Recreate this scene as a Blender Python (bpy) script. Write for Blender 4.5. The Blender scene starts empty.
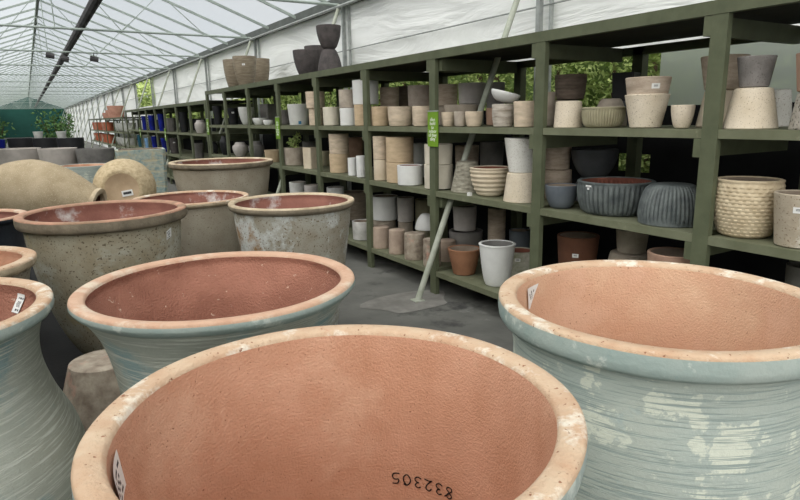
import bpy, bmesh, math, random
from mathutils import Vector, Matrix
random.seed(7)
sc = bpy.context.scene
COL = sc.collection
PI = math.pi
CAM = Vector((0, 0, 1.65))

# ------------------------------------------------------------------ helpers
def lin(c):
    f = lambda v: v/12.92 if v <= .04045 else ((v+.055)/1.055)**2.4
    return tuple(f(v/255) for v in c) + (1,)

def link(o, parent=None):
    COL.objects.link(o)
    if parent is not None: o.parent = parent
    return o

def mesh_obj(name, verts, faces, mats, idx=None, parent=None, smooth=None, recalc=True):
    me = bpy.data.meshes.new(name)
    me.from_pydata(verts, [], faces)
    if not isinstance(mats, (list, tuple)): mats = [mats]
    for m in mats: me.materials.append(m)
    if idx: me.polygons.foreach_set('material_index', idx)
    if recalc:
        bm = bmesh.new(); bm.from_mesh(me)
        bmesh.ops.recalc_face_normals(bm, faces=bm.faces)
        bm.to_mesh(me); bm.free()
    if smooth is not None:
        me.polygons.foreach_set('use_smooth', [True]*len(me.polygons))
        me.set_sharp_from_angle(angle=math.radians(smooth))
    me.update()
    return link(bpy.data.objects.new(name, me), parent)

class MB:
    """collects shapes for one mesh"""
    def __init__(s): s.v = []; s.f = []; s.i = []
    def add(s, v, f, m=0):
        n = len(s.v); s.v += [tuple(p) for p in v]
        s.f += [tuple(a+n for a in q) for q in f]; s.i += [m]*len(f)
    def box(s, a, b, m=0):
        x0,y0,z0 = a; x1,y1,z1 = b
        v = [(x0,y0,z0),(x1,y0,z0),(x1,y1,z0),(x0,y1,z0),(x0,y0,z1),(x1,y0,z1),(x1,y1,z1),(x0,y1,z1)]
        s.add(v, [(0,3,2,1),(4,5,6,7),(0,1,5,4),(1,2,6,5),(2,3,7,6),(3,0,4,7)], m)
    def bar(s, p, q, w, h=None, m=0, seg=0):
        p = Vector(p); q = Vector(q); d = (q-p).normalized(); h = h or w
        up = Vector((0,0,1)) if abs(d.z) < .95 else Vector((1,0,0))
        a = d.cross(up).normalized(); b = a.cross(d).normalized()
        if seg: ring = [(math.cos(2*PI*k/seg)*w/2, math.sin(2*PI*k/seg)*w/2) for k in range(seg)]
        else: ring = [(-w/2,-h/2),(w/2,-h/2),(w/2,h/2),(-w/2,h/2)]
        n = len(ring)
        v = [p+a*x+b*y for x,y in ring]+[q+a*x+b*y for x,y in ring]
        f = [(k,(k+1)%n,n+(k+1)%n,n+k) for k in range(n)]+[tuple(range(n-1,-1,-1)),tuple(range(n,2*n))]
        s.add(v, f, m)
    def build(s, name, mats, parent=None, smooth=None):
        return mesh_obj(name, s.v, s.f, mats, s.i, parent, smooth)

def catmull(pts, n=6):
    out = []
    P = [pts[0]]+list(pts)+[pts[-1]]
    for i in range(1, len(P)-2):
        for k in range(n):
            t = k/n; r = []
            for j in range(2):
                a,b,c,d = P[i-1][j],P[i][j],P[i+1][j],P[i+2][j]
                r.append(.5*(2*b+(c-a)*t+(2*a-5*b+4*c-d)*t*t+(3*b-a-3*c+d)*t**3))
            out.append(tuple(r))
    out.append(tuple(pts[-1]))
    return out

def lathe(prof, seg=40, mi=None, rmod=None):
    """prof [(r,z)] -> verts, faces, material index per face; a point with r == 0 becomes a pole"""
    v = []; f = []; idx = []; rows = []
    for r, z in prof:
        if r <= 1e-6: rows.append([len(v)]); v.append((0,0,z))
        else:
            n = len(v); rows.append(list(range(n, n+seg)))
            for k in range(seg):
                t = 2*PI*k/seg
                rr = r*(rmod(t,z) if rmod else 1)
                v.append((rr*math.cos(t), rr*math.sin(t), z))
    for i in range(len(rows)-1):
        a, b = rows[i], rows[i+1]
        m = mi[i] if mi else 0
        for k in range(seg):
            l = (k+1) % seg
            if len(a) == 1 and len(b) == 1: continue
            if len(a) == 1: f.append((a[0], b[l], b[k]))
            elif len(b) == 1: f.append((a[k], a[l], b[0]))
            else: f.append((a[k], a[l], b[l], b[k]))
            idx.append(m)
    return v, f, idx

def tag(o, label, cat, group=None, kind=None):
    if label: o['label'] = label
    if cat: o['category'] = cat
    if group: o['group'] = group
    if kind: o['kind'] = kind
    return o

def empty(name, loc, rz=0):
    o = bpy.data.objects.new(name, None); o.empty_display_size = .1
    o.location = loc; o.rotation_euler = (0,0,rz)
    return link(o)

# ------------------------------------------------------------------ materials
def new_mat(name):
    m = bpy.data.materials.new(name); m.use_nodes = True
    nt = m.node_tree; nt.nodes.clear()
    out = nt.nodes.new('ShaderNodeOutputMaterial')
    return m, nt, out

def N(nt, t, **kw):
    n = nt.nodes.new(t)
    for k, v in kw.items():
        if k in n.inputs.keys(): n.inputs[k].default_value = v
        else: setattr(n, k, v)
    return n

def ramp(nt, src, p0, p1, c0=(0,0,0,1), c1=(1,1,1,1)):
    r = nt.nodes.new('ShaderNodeValToRGB')
    r.color_ramp.elements[0].position = p0; r.color_ramp.elements[1].position = p1
    r.color_ramp.elements[0].color = c0; r.color_ramp.elements[1].color = c1
    nt.links.new(src, r.inputs[0]); return r

def mix(nt, fac, a, b):
    m = nt.nodes.new('ShaderNodeMixRGB')
    for s, v in (('Fac',fac),('Color1',a),('Color2',b)):
        if hasattr(v, 'links') or isinstance(v, bpy.types.NodeSocket): nt.links.new(v, m.inputs[s])
        else: m.inputs[s].default_value = v
    return m.outputs[0]

def surf(name, c1, c2=None, scale=5, rough=.85, speck=None, speck_scale=60, speck_cut=.62, lines=None, line_scale=70,
         line_cut=(.5,.62), patches=(), bump=.25, bump_scale=45, metallic=0, spec=.3, detail=4, stretch=(1,1,1)):
    m, nt, out = new_mat(name)
    bs = N(nt, 'ShaderNodeBsdfPrincipled', Roughness=rough, Metallic=metallic)
    bs.inputs['Specular IOR Level'].default_value = spec
    tc = N(nt, 'ShaderNodeTexCoord'); oi = N(nt, 'ShaderNodeObjectInfo')
    mul = N(nt, 'ShaderNodeMath', operation='MULTIPLY'); mul.inputs[1].default_value = 40
    nt.links.new(oi.outputs['Random'], mul.inputs[0])
    mp = N(nt, 'ShaderNodeMapping'); mp.inputs['Scale'].default_value = stretch
    nt.links.new(tc.outputs['Object'], mp.inputs[0]); nt.links.new(mul.outputs[0], mp.inputs['Location'])
    co = mp.outputs[0]
    def noise(sc, det=4, rg=.6, vec=co):
        n = N(nt, 'ShaderNodeTexNoise'); n.inputs['Scale'].default_value = sc
        n.inputs['Detail'].default_value = det; n.inputs['Roughness'].default_value = rg
        nt.links.new(vec, n.inputs['Vector']); return n.outputs['Fac']
    c2 = c2 or tuple(v*.86 for v in c1)
    r = ramp(nt, noise(scale, detail), .34, .68, lin(c1), lin(c2)); col = r.outputs[0]
    for pc, ps, p0, p1 in patches:
        q = ramp(nt, noise(ps, 6, .65), p0, p1); col = mix(nt, q.outputs[0], col, lin(pc))
    hgt = noise(bump_scale, 3, .6)
    if lines:
        m2 = N(nt, 'ShaderNodeMapping'); m2.inputs['Scale'].default_value = (4,4,line_scale)
        m2.inputs['Rotation'].default_value = (.04,.03,0)
        nt.links.new(co, m2.inputs[0])
        ln = noise(1.0, 3, .7, m2.outputs[0])
        q = ramp(nt, ln, *line_cut); col = mix(nt, q.outputs[0], col, lin(lines))
        ad = N(nt, 'ShaderNodeMath', operation='MULTIPLY_ADD'); ad.inputs[1].default_value = -1.2
        nt.links.new(q.outputs[0], ad.inputs[0]); nt.links.new(hgt, ad.inputs[2]); hgt = ad.outputs[0]
    if speck:
        q = ramp(nt, noise(speck_scale, 2, .5), speck_cut, speck_cut+.05); col = mix(nt, q.outputs[0], col, lin(speck))
        ad = N(nt, 'ShaderNodeMath', operation='MULTIPLY_ADD'); ad.inputs[1].default_value = -.8
        nt.links.new(q.outputs[0], ad.inputs[0]); nt.links.new(hgt, ad.inputs[2]); hgt = ad.outputs[0]
    nt.links.new(col, bs.inputs['Base Color'])
    if bump:
        b = N(nt, 'ShaderNodeBump'); b.inputs['Strength'].default_value = bump; b.inputs['Distance'].default_value = .01
        nt.links.new(hgt, b.inputs['Height']); nt.links.new(b.outputs[0], bs.inputs['Normal'])
    nt.links.new(bs.outputs[0], out.inputs[0])
    return m

def film(name, col, clear, rough_white=.5, bump=0):
    """thin plastic sheet: part clear, part milky"""
    m, nt, out = new_mat(name)
    tr = N(nt, 'ShaderNodeBsdfTransparent'); tr.inputs[0].default_value = (.97,.98,1,1)
    tl = N(nt, 'ShaderNodeBsdfTranslucent'); tl.inputs[0].default_value = lin(col)
    df = N(nt, 'ShaderNodeBsdfDiffuse'); df.inputs[0].default_value = lin(col)
    a = N(nt, 'ShaderNodeMixShader'); a.inputs[0].default_value = rough_white
    nt.links.new(tl.outputs[0], a.inputs[1]); nt.links.new(df.outputs[0], a.inputs[2])
    b = N(nt, 'ShaderNodeMixShader'); b.inputs[0].default_value = clear
    nt.links.new(a.outputs[0], b.inputs[1]); nt.links.new(tr.outputs[0], b.inputs[2])
    if bump:
        tc = N(nt, 'ShaderNodeTexCoord'); mp = N(nt, 'ShaderNodeMapping'); mp.inputs['Scale'].default_value = (1,.35,1.6)
        mp.inputs['Rotation'].default_value = (.5,0,0)
        n = N(nt, 'ShaderNodeTexNoise'); n.inputs['Scale'].default_value = 1.3; n.inputs['Detail'].default_value = 5
        n.inputs['Distortion'].default_value = 1.2
        bp = N(nt, 'ShaderNodeBump'); bp.inputs['Strength'].default_value = bump; bp.inputs['Distance'].default_value = .25
        nt.links.new(tc.outputs['Object'], mp.inputs[0]); nt.links.new(mp.outputs[0], n.inputs['Vector'])
        nt.links.new(n.outputs['Fac'], bp.inputs['Height'])
        nt.links.new(bp.outputs[0], df.inputs['Normal']); nt.links.new(bp.outputs[0], tl.inputs['Normal'])
    nt.links.new(b.outputs[0], out.inputs[0])
    return m

def stone(name, c, **kw): return surf(name, c, **kw)
M = {}
def D(k, c, c2=None, **kw): M[k] = surf(k, c, c2, **kw)
pit = dict(speck=(140,124,102), speck_scale=170, speck_cut=.63)
D('cream', (218,205,182), (196,180,155))
D('creamspeck', (222,210,190), (200,186,162), **pit)
D('creamstone', (214,196,172), (182,166,144), scale=9, stretch=(1,1,3))
D('creamtan', (205,182,150), (184,162,132), scale=9, stretch=(1,1,3))
D('tan', (190,168,136))
D('stone', (182,170,154), (150,138,124), scale=7)
D('stonelight', (188,176,160), (150,140,128), scale=9)
D('stonepink', (188,168,150), (160,142,126), scale=8)
D('mottled', (182,170,152), (128,114,100), scale=12, patches=[((190,150,132),5,.56,.66)])
D('roughstone', (170,166,150), (118,112,98), scale=16, bump=.6, bump_scale=25, stretch=(1,1,3))
D('brownstone', (194,178,160), (164,148,130), scale=9, stretch=(1,1,4), speck=(146,130,112), speck_scale=140, speck_cut=.63)
D('greybrown', (176,164,152), (148,136,124), scale=9)
D('redstone', (182,150,128), (152,122,104), scale=8)
D('darkstone', (134,130,126), (110,106,102), scale=9, speck=(100,96,92), speck_scale=140)
D('pitted', (176,170,158), (150,144,132), speck=(100,94,84), speck_scale=80, speck_cut=.58, bump=.5)
D('pittedlight', (188,176,156), (166,154,134), speck=(128,110,88), speck_scale=90, speck_cut=.62, bump=.4, patches=[((214,210,198),3,.6,.7)])
D('grey', (190,184,178), (162,156,150))
D('palegrey', (204,204,198), (182,182,176))
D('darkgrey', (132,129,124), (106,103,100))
D('darkbrown', (116,102,90), (90,80,70), scale=9, stretch=(1,1,3))
D('charcoal', (84,86,88), (66,68,70), rough=.6)
D('charcoalstone', (88,82,80), (68,64,63), scale=14, bump=.3)
D('black', (34,34,36), (26,26,28), rough=.5)
D('white', (228,228,224), (212,212,208), rough=.5, bump=.1)
D('whitespeck', (224,222,214), (206,204,196), **pit)
D('marble', (220,218,212), (170,168,162), scale=6)
D('offwhite', (222,214,196), (200,192,174))
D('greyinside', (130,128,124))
D('olive', (170,164,136), (138,132,108))
D('bluegrey', (104,110,116), (80,86,92), rough=.45)
D('slate', (108,114,112), (74,80,80), rough=.55, scale=14)
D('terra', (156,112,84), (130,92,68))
D('terra_shade', (118,80,60), (96,64,50))  # terra with the bottom shelf's shade put into the colour
D('claydark', (136,84,68), (112,68,56))
D('lichen', (206,202,188), (150,152,126), scale=14)
D('weave', (212,196,166), (184,166,136), scale=20)
D('ringed', (200,192,180), (150,140,126), scale=9, stretch=(1,1,4))
D('brownglaze', (146,134,114), (116,104,86), rough=.5, scale=7, stretch=(1,1,5))
D('blue', (28,40,140), (18,26,96), rough=.3)
D('skyblue', (120,160,200), rough=.4)
D('tealglaze', (40,90,110), rough=.4)
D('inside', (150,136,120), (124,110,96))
D('paper', (236,236,232), (224,224,220), bump=0, rough=.6)
D('print', (70,70,72), bump=0)
D('bluepaper', (70,130,170), bump=0)
# big pots
D('clay_in', (210,162,134), (192,142,112), scale=4, bump=.5, bump_scale=150, speck=(156,106,80), speck_scale=130, speck_cut=.69, patches=[((220,180,152),2.2,.52,.72)])
D('clay_in_pale', (216,176,148), (200,152,120), scale=4, bump=.55, bump_scale=140, speck=(156,110,84), speck_scale=120, speck_cut=.69, patches=[((226,194,164),2.0,.5,.7)])
D('clay_in_red', (172,120,100), (146,98,80), scale=4, bump=.9, bump_scale=110, patches=[((222,196,174),26,.64,.70)])
D('clay_in_old', (152,104,90), (130,86,74), scale=5, bump=.3, patches=[((206,198,192),3.2,.56,.66)])
D('clay_rim', (208,184,156), (194,158,128), scale=9, bump=.5, bump_scale=70, speck=(156,112,86), speck_scale=80, speck_cut=.67, patches=[((226,216,198),8,.54,.62),((186,136,106),5,.62,.7)])
D('clay_rim_pink', (208,174,148), (194,154,128), scale=9, bump=.4, bump_scale=60, patches=[((216,200,178),6,.53,.66)])
D('teal_out', (178,188,180), (188,194,182), scale=3, bump=.25, bump_scale=90, lines=(156,168,162), line_scale=130, line_cut=(.50,.60), patches=[((216,220,204),7,.54,.57),((164,182,182),3,.58,.68)])
D('teal_old', (178,182,170), (164,164,150), scale=3, bump=.3, bump_scale=90, lines=(200,202,190), line_scale=140, line_cut=(.50,.60), patches=[((146,166,164),3.5,.56,.66),((176,164,144),2.5,.56,.70)])
D('teal_band', (178,188,180), (158,174,168), scale=7, bump=.25, bump_scale=60, patches=[((208,214,204),9,.56,.62),((142,166,168),6,.6,.68),((190,146,118),11,.70,.73)])
D('weathered', (180,174,154), (156,144,118), scale=3.5, bump=.5, bump_scale=45, speck=(112,100,80), speck_scale=70, speck_cut=.61, patches=[((190,190,176),3,.52,.64),((184,166,118),2.5,.6,.72)])
D('weathered_grey', (178,176,164), (150,140,120), scale=3, bump=.5, bump_scale=45, speck=(122,106,82), speck_scale=85, speck_cut=.61, patches=[((212,216,212),2.2,.52,.6),((150,118,78),2.2,.58,.66)])
D('weathered_plain', (172,164,146), (150,140,122), scale=4, bump=.35, bump_scale=50, speck=(120,108,90), speck_scale=80, speck_cut=.64)
D('rim_lichen', (204,186,156), (170,152,126), scale=10, bump=.5, patches=[((216,200,176),6,.5,.65)])
D('rim_old', (196,150,126), (150,124,100), scale=8, bump=.4, patches=[((110,98,82),7,.58,.7)])
D('rim_band_old', (116,106,90), (148,136,116), scale=9, bump=.5)
D('navy', (54,60,68), (40,44,52), rough=.5, scale=8)
D('sandstone', (192,174,144), (164,146,116), scale=6, bump=.6, bump_scale=90, speck=(208,194,166), speck_scale=120, speck_cut=.60)
D('sandweave', (204,186,152), (174,154,120), scale=26, bump=1.0, bump_scale=30)
D('sandbase', (196,172,142), (178,154,124), scale=5)
D('concrete_pot', (194,186,178), (166,158,150), scale=3)
D('teal_panel', (184,188,172), (128,152,152), scale=12, bump=.5, lines=(190,182,154), line_scale=26, patches=[((190,180,148),7,.55,.66)])
D('blackpot', (44,44,46), (36,36,38), rough=.5)
D('pinkpot', (186,140,120), (160,116,98))
D('redclay', (184,104,76), (150,82,60))
# place
D('rack_paint', (94,99,76), (82,87,66), scale=7, rough=.6, bump=.08, patches=[((116,120,98),10,.68,.76)])
D('rack_board', (114,117,94), (98,101,78), scale=5, rough=.7, bump=.15, patches=[((142,140,116),6,.62,.74)])
D('deck_dark', (58,57,48), (46,45,38), scale=5)  # top deck, darker than the shelf boards
D('galvanised', (176,180,176), (150,154,150), rough=.45, metallic=.3, bump=.1, scale=12)
D('pole_paint', (178,182,168), (150,156,138), rough=.5, bump=.2, scale=9)
D('roof_steel', (162,172,164), (142,152,144), rough=.6, bump=0)
D('gutter_steel', (92,96,92), (78,82,78), rough=.6, bump=0)
D('shade_roll', (84,82,82), (62,60,60), bump=.3)
D('concrete', (112,112,106), (84,84,80), scale=1.2, rough=.75, bump=.25, bump_scale=18, patches=[((146,146,140),.9,.58,.68),((64,64,62),1.6,.56,.66)])
D('concrete_spill', (136,134,128), (112,110,104), scale=5, rough=.9)
D('floor_shade_sheet', (38,38,37), (28,28,28), bump=.3, scale=3)  # near-black colour standing in for floor in shade
D('weedmat', (22,23,24), (16,17,18), bump=.2)
D('end_green', (36,84,74), (28,68,60), bump=.05, scale=.4)
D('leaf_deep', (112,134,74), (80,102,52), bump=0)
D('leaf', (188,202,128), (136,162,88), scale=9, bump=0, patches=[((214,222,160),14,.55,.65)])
D('leaf_far', (96,128,72), (70,100,56), bump=0)
D('bark', (82,68,50))
D('timber', (150,136,112), (122,108,88), scale=6, stretch=(1,6,6))
D('sign_green', (114,152,42), (108,146,40), bump=0, rough=.5)
D('sign_white', (244,246,238), bump=0)
D('ink', (24,20,20), bump=0)
M['roof_film'] = film('roof_film', (236,240,242), .6)
M['wall_film'] = film('wall_film', (246,247,244), .02, .85, bump=.5)
M['cloudy_panel'] = film('cloudy_panel', (222,226,222), .25, .3)

# ------------------------------------------------------------------ small pot builder
def wall_r(kind, u, rt, rb):
    if kind in ('round','invround'): return rb+(rt-rb)*math.sin(u*PI/2)**.75
    if kind == 'ringbowl': return rb+(rt-rb)*math.sin(u*PI/2)**.7
    if kind in ('flute','invflute'): return rb+(rt-rb)*math.sin(min(1,u*1.25)*PI/2)**.6
    if kind == 'weave': return (rb+(rt-rb)*u**.5)+rt*.09*math.sin(PI*u)
    if kind == 'ring': return rb+(rt-rb)*u+rt*.05*math.sin(PI*u)
    if kind == 'tall': return rb+(rt-rb)*u**.62
    if kind == 'vase':
        return rb*.6+(rt-rb*.6)*math.sin(PI*min(1,.12+u*.62)) if u < .8 else rt*(.78-(u-.8)*.9)
    return rb+(rt-rb)*u

def pot_mesh(kind, rt, rb, h, mo, mi_):
    inv = kind.startswith('inv')
    if inv: rt, rb = rt, rb
    t = min(.022, rt*.13)
    n = {'weave':64,'ring':30,'ringbowl':44}.get(kind, 12)
    out = [(0,0),(max(.001,wall_r(kind,0,rt,rb)-.012),0)]
    for k in range(n+1):
        u = k/n; r = wall_r(kind,u,rt,rb); z = .006+(h-.010)*u
        if kind == 'ring' and .06 < u < .9: r *= 1+.018*math.sin(u*2*PI*7)
        if kind == 'ringbowl' and u > .08: r *= 1+.028*math.sin(u*2*PI*6)
        if kind == 'weave' and .02 < u < .94: r *= 1+.022*abs(math.sin(u*PI*15))
        out.append((r, z))
    rr = wall_r(kind,1,rt,rb)
    no = len(out)
    if kind in ('flute','ringbowl','tall','weave') and rr > .05:
        out += [(rr+.004,h-.012),(rr+.005,h-.004)]
    out += [(rr-t*.2,h),(rr-t*.8,h),(rr-t,h-.006)]
    nr = len(out)
    for k in range(7):
        u = 1-(k+1)/8; out.append((max(.004,wall_r(kind,u,rt,rb)-t), max(.02,h*u)))
    out.append((0, max(.018,h*.12)))
    mi = [0]*(nr-1)+[1]*(len(out)-nr)
    if inv: out = [(r, h-z) for r, z in out]
    rmod = None; seg = 36
    if kind in ('flute','invflute'):
        seg = 264; c = 44
        hi = h*.86
        def rmod(a, z, inv=inv, c=c):
            zz = h-z if inv else z
            return 1 if zz > hi or zz < .008 else 1+.07*abs(math.cos(a*c/2))**.7-.045
    if kind == 'weave':
        seg = 120
        def rmod(a, z):
            row = int(z/h*15); return 1+.013*math.cos(a*30+(row%2)*PI) if .02*h < z < .93*h else 1
    v, f, i = lathe(out, seg, mi, rmod)
    return v, f, i, out

def square_mesh(r, rb, h):
    v = []; f = []; i = []
    def ring(s, z, c=.12):
        n = len(v); q = s*(1-c)
        for sx, sy in ((1,1),(-1,1),(-1,-1),(1,-1)):
            pts = [(sx*s, sy*q),(sx*q, sy*s)]
            if sx*sy < 0: pts.reverse()
            for p in pts: v.append((p[0],p[1],z))
        return list(range(n,n+8))
    R = [ring(rb,0),ring(r,h-.002),ring(r*.99,h),ring(r*.88,h),ring(r*.87,h-.01),ring(rb*.86,h*.2)]
    for a,b,m in zip(R,R[1:],(0,0,0,1,1)):
        for k in range(8): f.append((a[k],a[(k+1)%8],b[(k+1)%8],b[k])); i.append(m)
    f.append(tuple(reversed(R[0]))); i.append(0); f.append(tuple(R[-1])); i.append(1)
    return v,f,i

def prof_r(prof, z, nmax=None):
    best = None
    for (r0,z0),(r1,z1) in zip(prof, prof[1:]):
        if (z0-z)*(z1-z) <= 0 and abs(z1-z0) > 1e-6:
            r = r0+(r1-r0)*(z-z0)/(z1-z0)
            if best is None or r > best: best = r
    return best or prof[2][0]

def sticker(parent, rf, th, dth, z0, z1, mats, inner=False, pattern=None, name='price_label', off=.0025, tilt=0, torn=False):
    nx, nz = 12, 10; v = []; f = []; idx = []
    for j in range(nz+1):
        for k in range(nx+1):
            z = z0+(z1-z0)*j/nz+tilt*(k/nx-.5); r = rf(z)+(-off if inner else off)
            a = th+dth*((k/nx-.5) if not torn else (1-k/nx-.5)*(1 if j == nz else .15+.85*j/nz)+(.5-.5*(.15+.85*j/nz))*.9); v.append((r*math.cos(a), r*math.sin(a), z))
    for j in range(nz):
        for k in range(nx):
            a = j*(nx+1)+k; f.append((a,a+1,a+nx+2,a+nx+1))
            idx.append(1 if pattern and pattern(k,j) else 0)
    for c in parent.children:
        if inner and c.name.startswith('inner_wall') or not inner and c.name.startswith('outer_wall'): parent = c
    return mesh_obj(name, v, f, mats, idx, parent, recalc=False)

def printed(k, j):   # price lines and a little barcode block
    if k in (0,11) or j in (0,9): return False
    if j in (7,): return k < 9 and k % 4 != 3
    if 3 <= j <= 5: return 3 <= k <= 8 and (k+j) % 2 == 0
    return j == 1 and k in (2,3,5,6,7)

GROUP = None
def G(s):
    global GROUP; GROUP = s
CATS = {'plant_pot':'plant pot','bowl_planter':'bowl','square_planter':'planter','basket_weave_pot':'plant pot','glazed_pot':'plant pot'}
def P(label, name, kind, x, y, z, r, rb, h, mat, lab=0, inner=None, blue=0):
    if kind == 'square':
        v,f,i = square_mesh(r*.8, rb*.8, h); prof = [(r*.8,0),(r*.8,0),(r*.8,h)]
        o = mesh_obj(name, v, f, [M[mat], M['inside']], i)
        o.rotation_euler.z = .35
    else:
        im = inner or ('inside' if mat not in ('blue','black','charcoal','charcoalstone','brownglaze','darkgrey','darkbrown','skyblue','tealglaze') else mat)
        # r is the widest radius: the rim, or the ground end of a pot turned upside down
        v,f,i,prof = pot_mesh(kind, r, rb, h, mat, im)
        o = mesh_obj(name, v, f, [M[mat], M[im]], i, smooth=35)
    o.location = (x, y, z+.001)
    tag(o, label, CATS[name], GROUP)
    th = math.atan2(-y, -x)
    rf = lambda zz: prof_r(prof, zz)
    if lab:
        d = {1:.0}[1]
        w = min(.05, r*.5)/r
        zz = h*.72 if kind != 'flute' else h*.84
        s = sticker(o, rf, th-(.75 if kind == 'flute' else (-.35 if h < .22 else .1)), w, zz-.014, zz+.016, [M['paper'], M['print']], pattern=lambda k,j: j in (4,6) and 2 < k < 9)
    if blue:
        sticker(o, rf, th+.1, .3, h*.06, h*.2, [M['bluepaper']], name='sticker')
    return o

# ------------------------------------------------------------------ pots on the racks
G('pots on the upper shelf of the right-hand bay')
P('large speckled cream pot standing upside down, right of the nearest rack post', 'plant_pot', 'inv', 3.262, 1.800, 1.556, 0.131, 0.091, 0.208, 'creamspeck')
P('charcoal tapered pot balanced on the upside-down cream pot', 'plant_pot', 'taper', 3.262, 1.800, 1.764, 0.091, 0.068, 0.157, 'darkstone')
P('upside-down cream pot half hidden behind the nearest rack post', 'plant_pot', 'inv', 3.620, 2.187, 1.556, 0.129, 0.095, 0.216, 'cream')
P('brown-grey tapered pot stacked just right of the nearest post', 'plant_pot', 'taper', 3.620, 2.187, 1.772, 0.133, 0.098, 0.198, 'brownstone')
P('white speckled upside-down pot behind the large cream one', 'plant_pot', 'inv', 3.780, 1.917, 1.556, 0.064, 0.046, 0.212, 'whitespeck')
P('pitted grey upside-down pot at the right edge of the upper shelf', 'plant_pot', 'inv', 3.210, 1.495, 1.556, 0.079, 0.059, 0.174, 'pitted')
P('reddish-brown tapered pot at the right edge, stacked on a pitted pot', 'plant_pot', 'taper', 3.210, 1.495, 1.730, 0.083, 0.062, 0.180, 'redstone')
G('pots on the middle shelf of the right-hand bay')
P('barrel-shaped pot with a basket weave pattern right of the nearest post', 'basket_weave_pot', 'weave', 3.292, 1.787, 0.982, 0.161, 0.119, 0.310, 'weave')
P('pitted stone pot with a white label at the right edge of the photo', 'plant_pot', 'taper', 3.240, 1.486, 0.982, 0.129, 0.103, 0.267, 'pittedlight', lab=1)
G('pots on the bottom shelf of the right-hand bay')
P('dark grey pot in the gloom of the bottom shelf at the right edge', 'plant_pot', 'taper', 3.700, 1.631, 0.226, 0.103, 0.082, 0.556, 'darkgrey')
G('pots on the upper shelf of the second bay from the right')
P('small round cream bowl left of the nearest rack post', 'bowl_planter', 'round', 3.194, 2.149, 1.556, 0.063, 0.039, 0.131, 'creamspeck')
P('cream tapered pot holding a brown pot, in front of the cloudy panel', 'plant_pot', 'taper', 3.261, 2.440, 1.556, 0.130, 0.091, 0.200, 'creamspeck')
P('brown tapered pot nested in the rim of a cream pot', 'plant_pot', 'taper', 3.261, 2.440, 1.656, 0.132, 0.103, 0.200, 'brownstone', lab=1)
P('olive bowl with upright flutes on the upper shelf', 'bowl_planter', 'flute', 3.267, 2.772, 1.556, 0.136, 0.109, 0.133, 'olive')
P('short cream pot standing upside down beside the fluted bowl', 'plant_pot', 'inv', 3.228, 3.041, 1.556, 0.097, 0.087, 0.179, 'creamspeck')
P('dark brown ringed planter stacked behind the short cream pot', 'plant_pot', 'ring', 3.720, 3.495, 1.756, 0.122, 0.105, 0.193, 'darkbrown')
P('stone pot carrying a dark ringed planter against the hedge', 'plant_pot', 'inv', 3.720, 3.536, 1.556, 0.109, 0.100, 0.200, 'stone')
P('grey bowl upside down behind the olive fluted bowl', 'bowl_planter', 'invround', 3.620, 3.010, 1.556, 0.116, 0.070, 0.195, 'stone')
P('black square planter seen against the green hedge', 'square_planter', 'square', 3.900, 3.114, 1.735, 0.102, 0.092, 0.207, 'black')
P('flat black planter under the black square planter', 'square_planter', 'square', 3.880, 3.113, 1.556, 0.121, 0.115, 0.179, 'charcoal')
P('grey-brown pot squeezed behind the second rack post', 'plant_pot', 'taper', 3.450, 3.478, 1.556, 0.067, 0.057, 0.258, 'stone')
G('pots on the middle shelf of the second bay from the right')
P('small blue-grey glazed bowl at the left end of the shelf', 'bowl_planter', 'round', 3.252, 3.099, 0.982, 0.121, 0.072, 0.168, 'bluegrey')
P('wide slate bowl with upright flutes and red-brown inside', 'bowl_planter', 'flute', 3.379, 2.728, 0.982, 0.248, 0.203, 0.222, 'slate', lab=1, inner='claydark')
P('slate fluted bowl turned upside down', 'bowl_planter', 'invflute', 3.316, 2.259, 0.982, 0.185, 0.129, 0.239, 'slate')
P('dark round bowl stacked behind the wide fluted bowl', 'bowl_planter', 'round', 3.740, 3.235, 1.162, 0.177, 0.089, 0.217, 'charcoal')
P('dark bowl under the dark round bowl', 'bowl_planter', 'invround', 3.740, 3.250, 0.982, 0.150, 0.090, 0.180, 'charcoal')
P('brown cylinder topping a stack behind the small blue bowl', 'plant_pot', 'taper', 3.620, 3.518, 1.215, 0.117, 0.105, 0.195, 'brownstone')
P('brown cylinder under another, behind the small blue bowl', 'plant_pot', 'inv', 3.620, 3.502, 0.982, 0.121, 0.112, 0.233, 'brownstone')
G('pots on the bottom shelf of the second bay from the right')
P('shade-darkened terracotta pot with a white sticker in the bottom shelf shade', 'plant_pot', 'taper', 3.600, 3.234, 0.226, 0.162, 0.122, 0.493, 'terra_shade', lab=1)
P('grey pot on top of a squat one under the fluted bowls', 'plant_pot', 'taper', 3.620, 2.752, 0.666, 0.114, 0.097, 0.172, 'stone')
P('squat grey bowl at the bottom of a stack under the fluted bowls', 'bowl_planter', 'invround', 3.620, 2.769, 0.226, 0.172, 0.129, 0.440, 'stone')
P('pale brown pot in shade left of the nearest post on the bottom shelf', 'plant_pot', 'taper', 3.283, 2.189, 0.226, 0.152, 0.122, 0.588, 'redstone')
G('pots on the upper shelf of the third bay from the right')
P('small cream cup pot nearest the green sign', 'plant_pot', 'round', 3.193, 4.417, 1.556, 0.062, 0.046, 0.127, 'creamstone')
P('middle of three small cream cup pots', 'plant_pot', 'round', 3.184, 4.227, 1.556, 0.053, 0.040, 0.129, 'stonelight')
P('largest of three small cream cup pots, in front of the leaning pole', 'plant_pot', 'round', 3.206, 4.065, 1.556, 0.075, 0.056, 0.126, 'creamstone')
P('grey-white barrel pot ringed with grooves', 'plant_pot', 'ring', 3.218, 3.714, 1.556, 0.087, 0.074, 0.176, 'ringed')
P('cream banded pot tucked against the second rack post', 'plant_pot', 'taper', 3.217, 3.465, 1.556, 0.086, 0.078, 0.191, 'creamstone')
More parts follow.
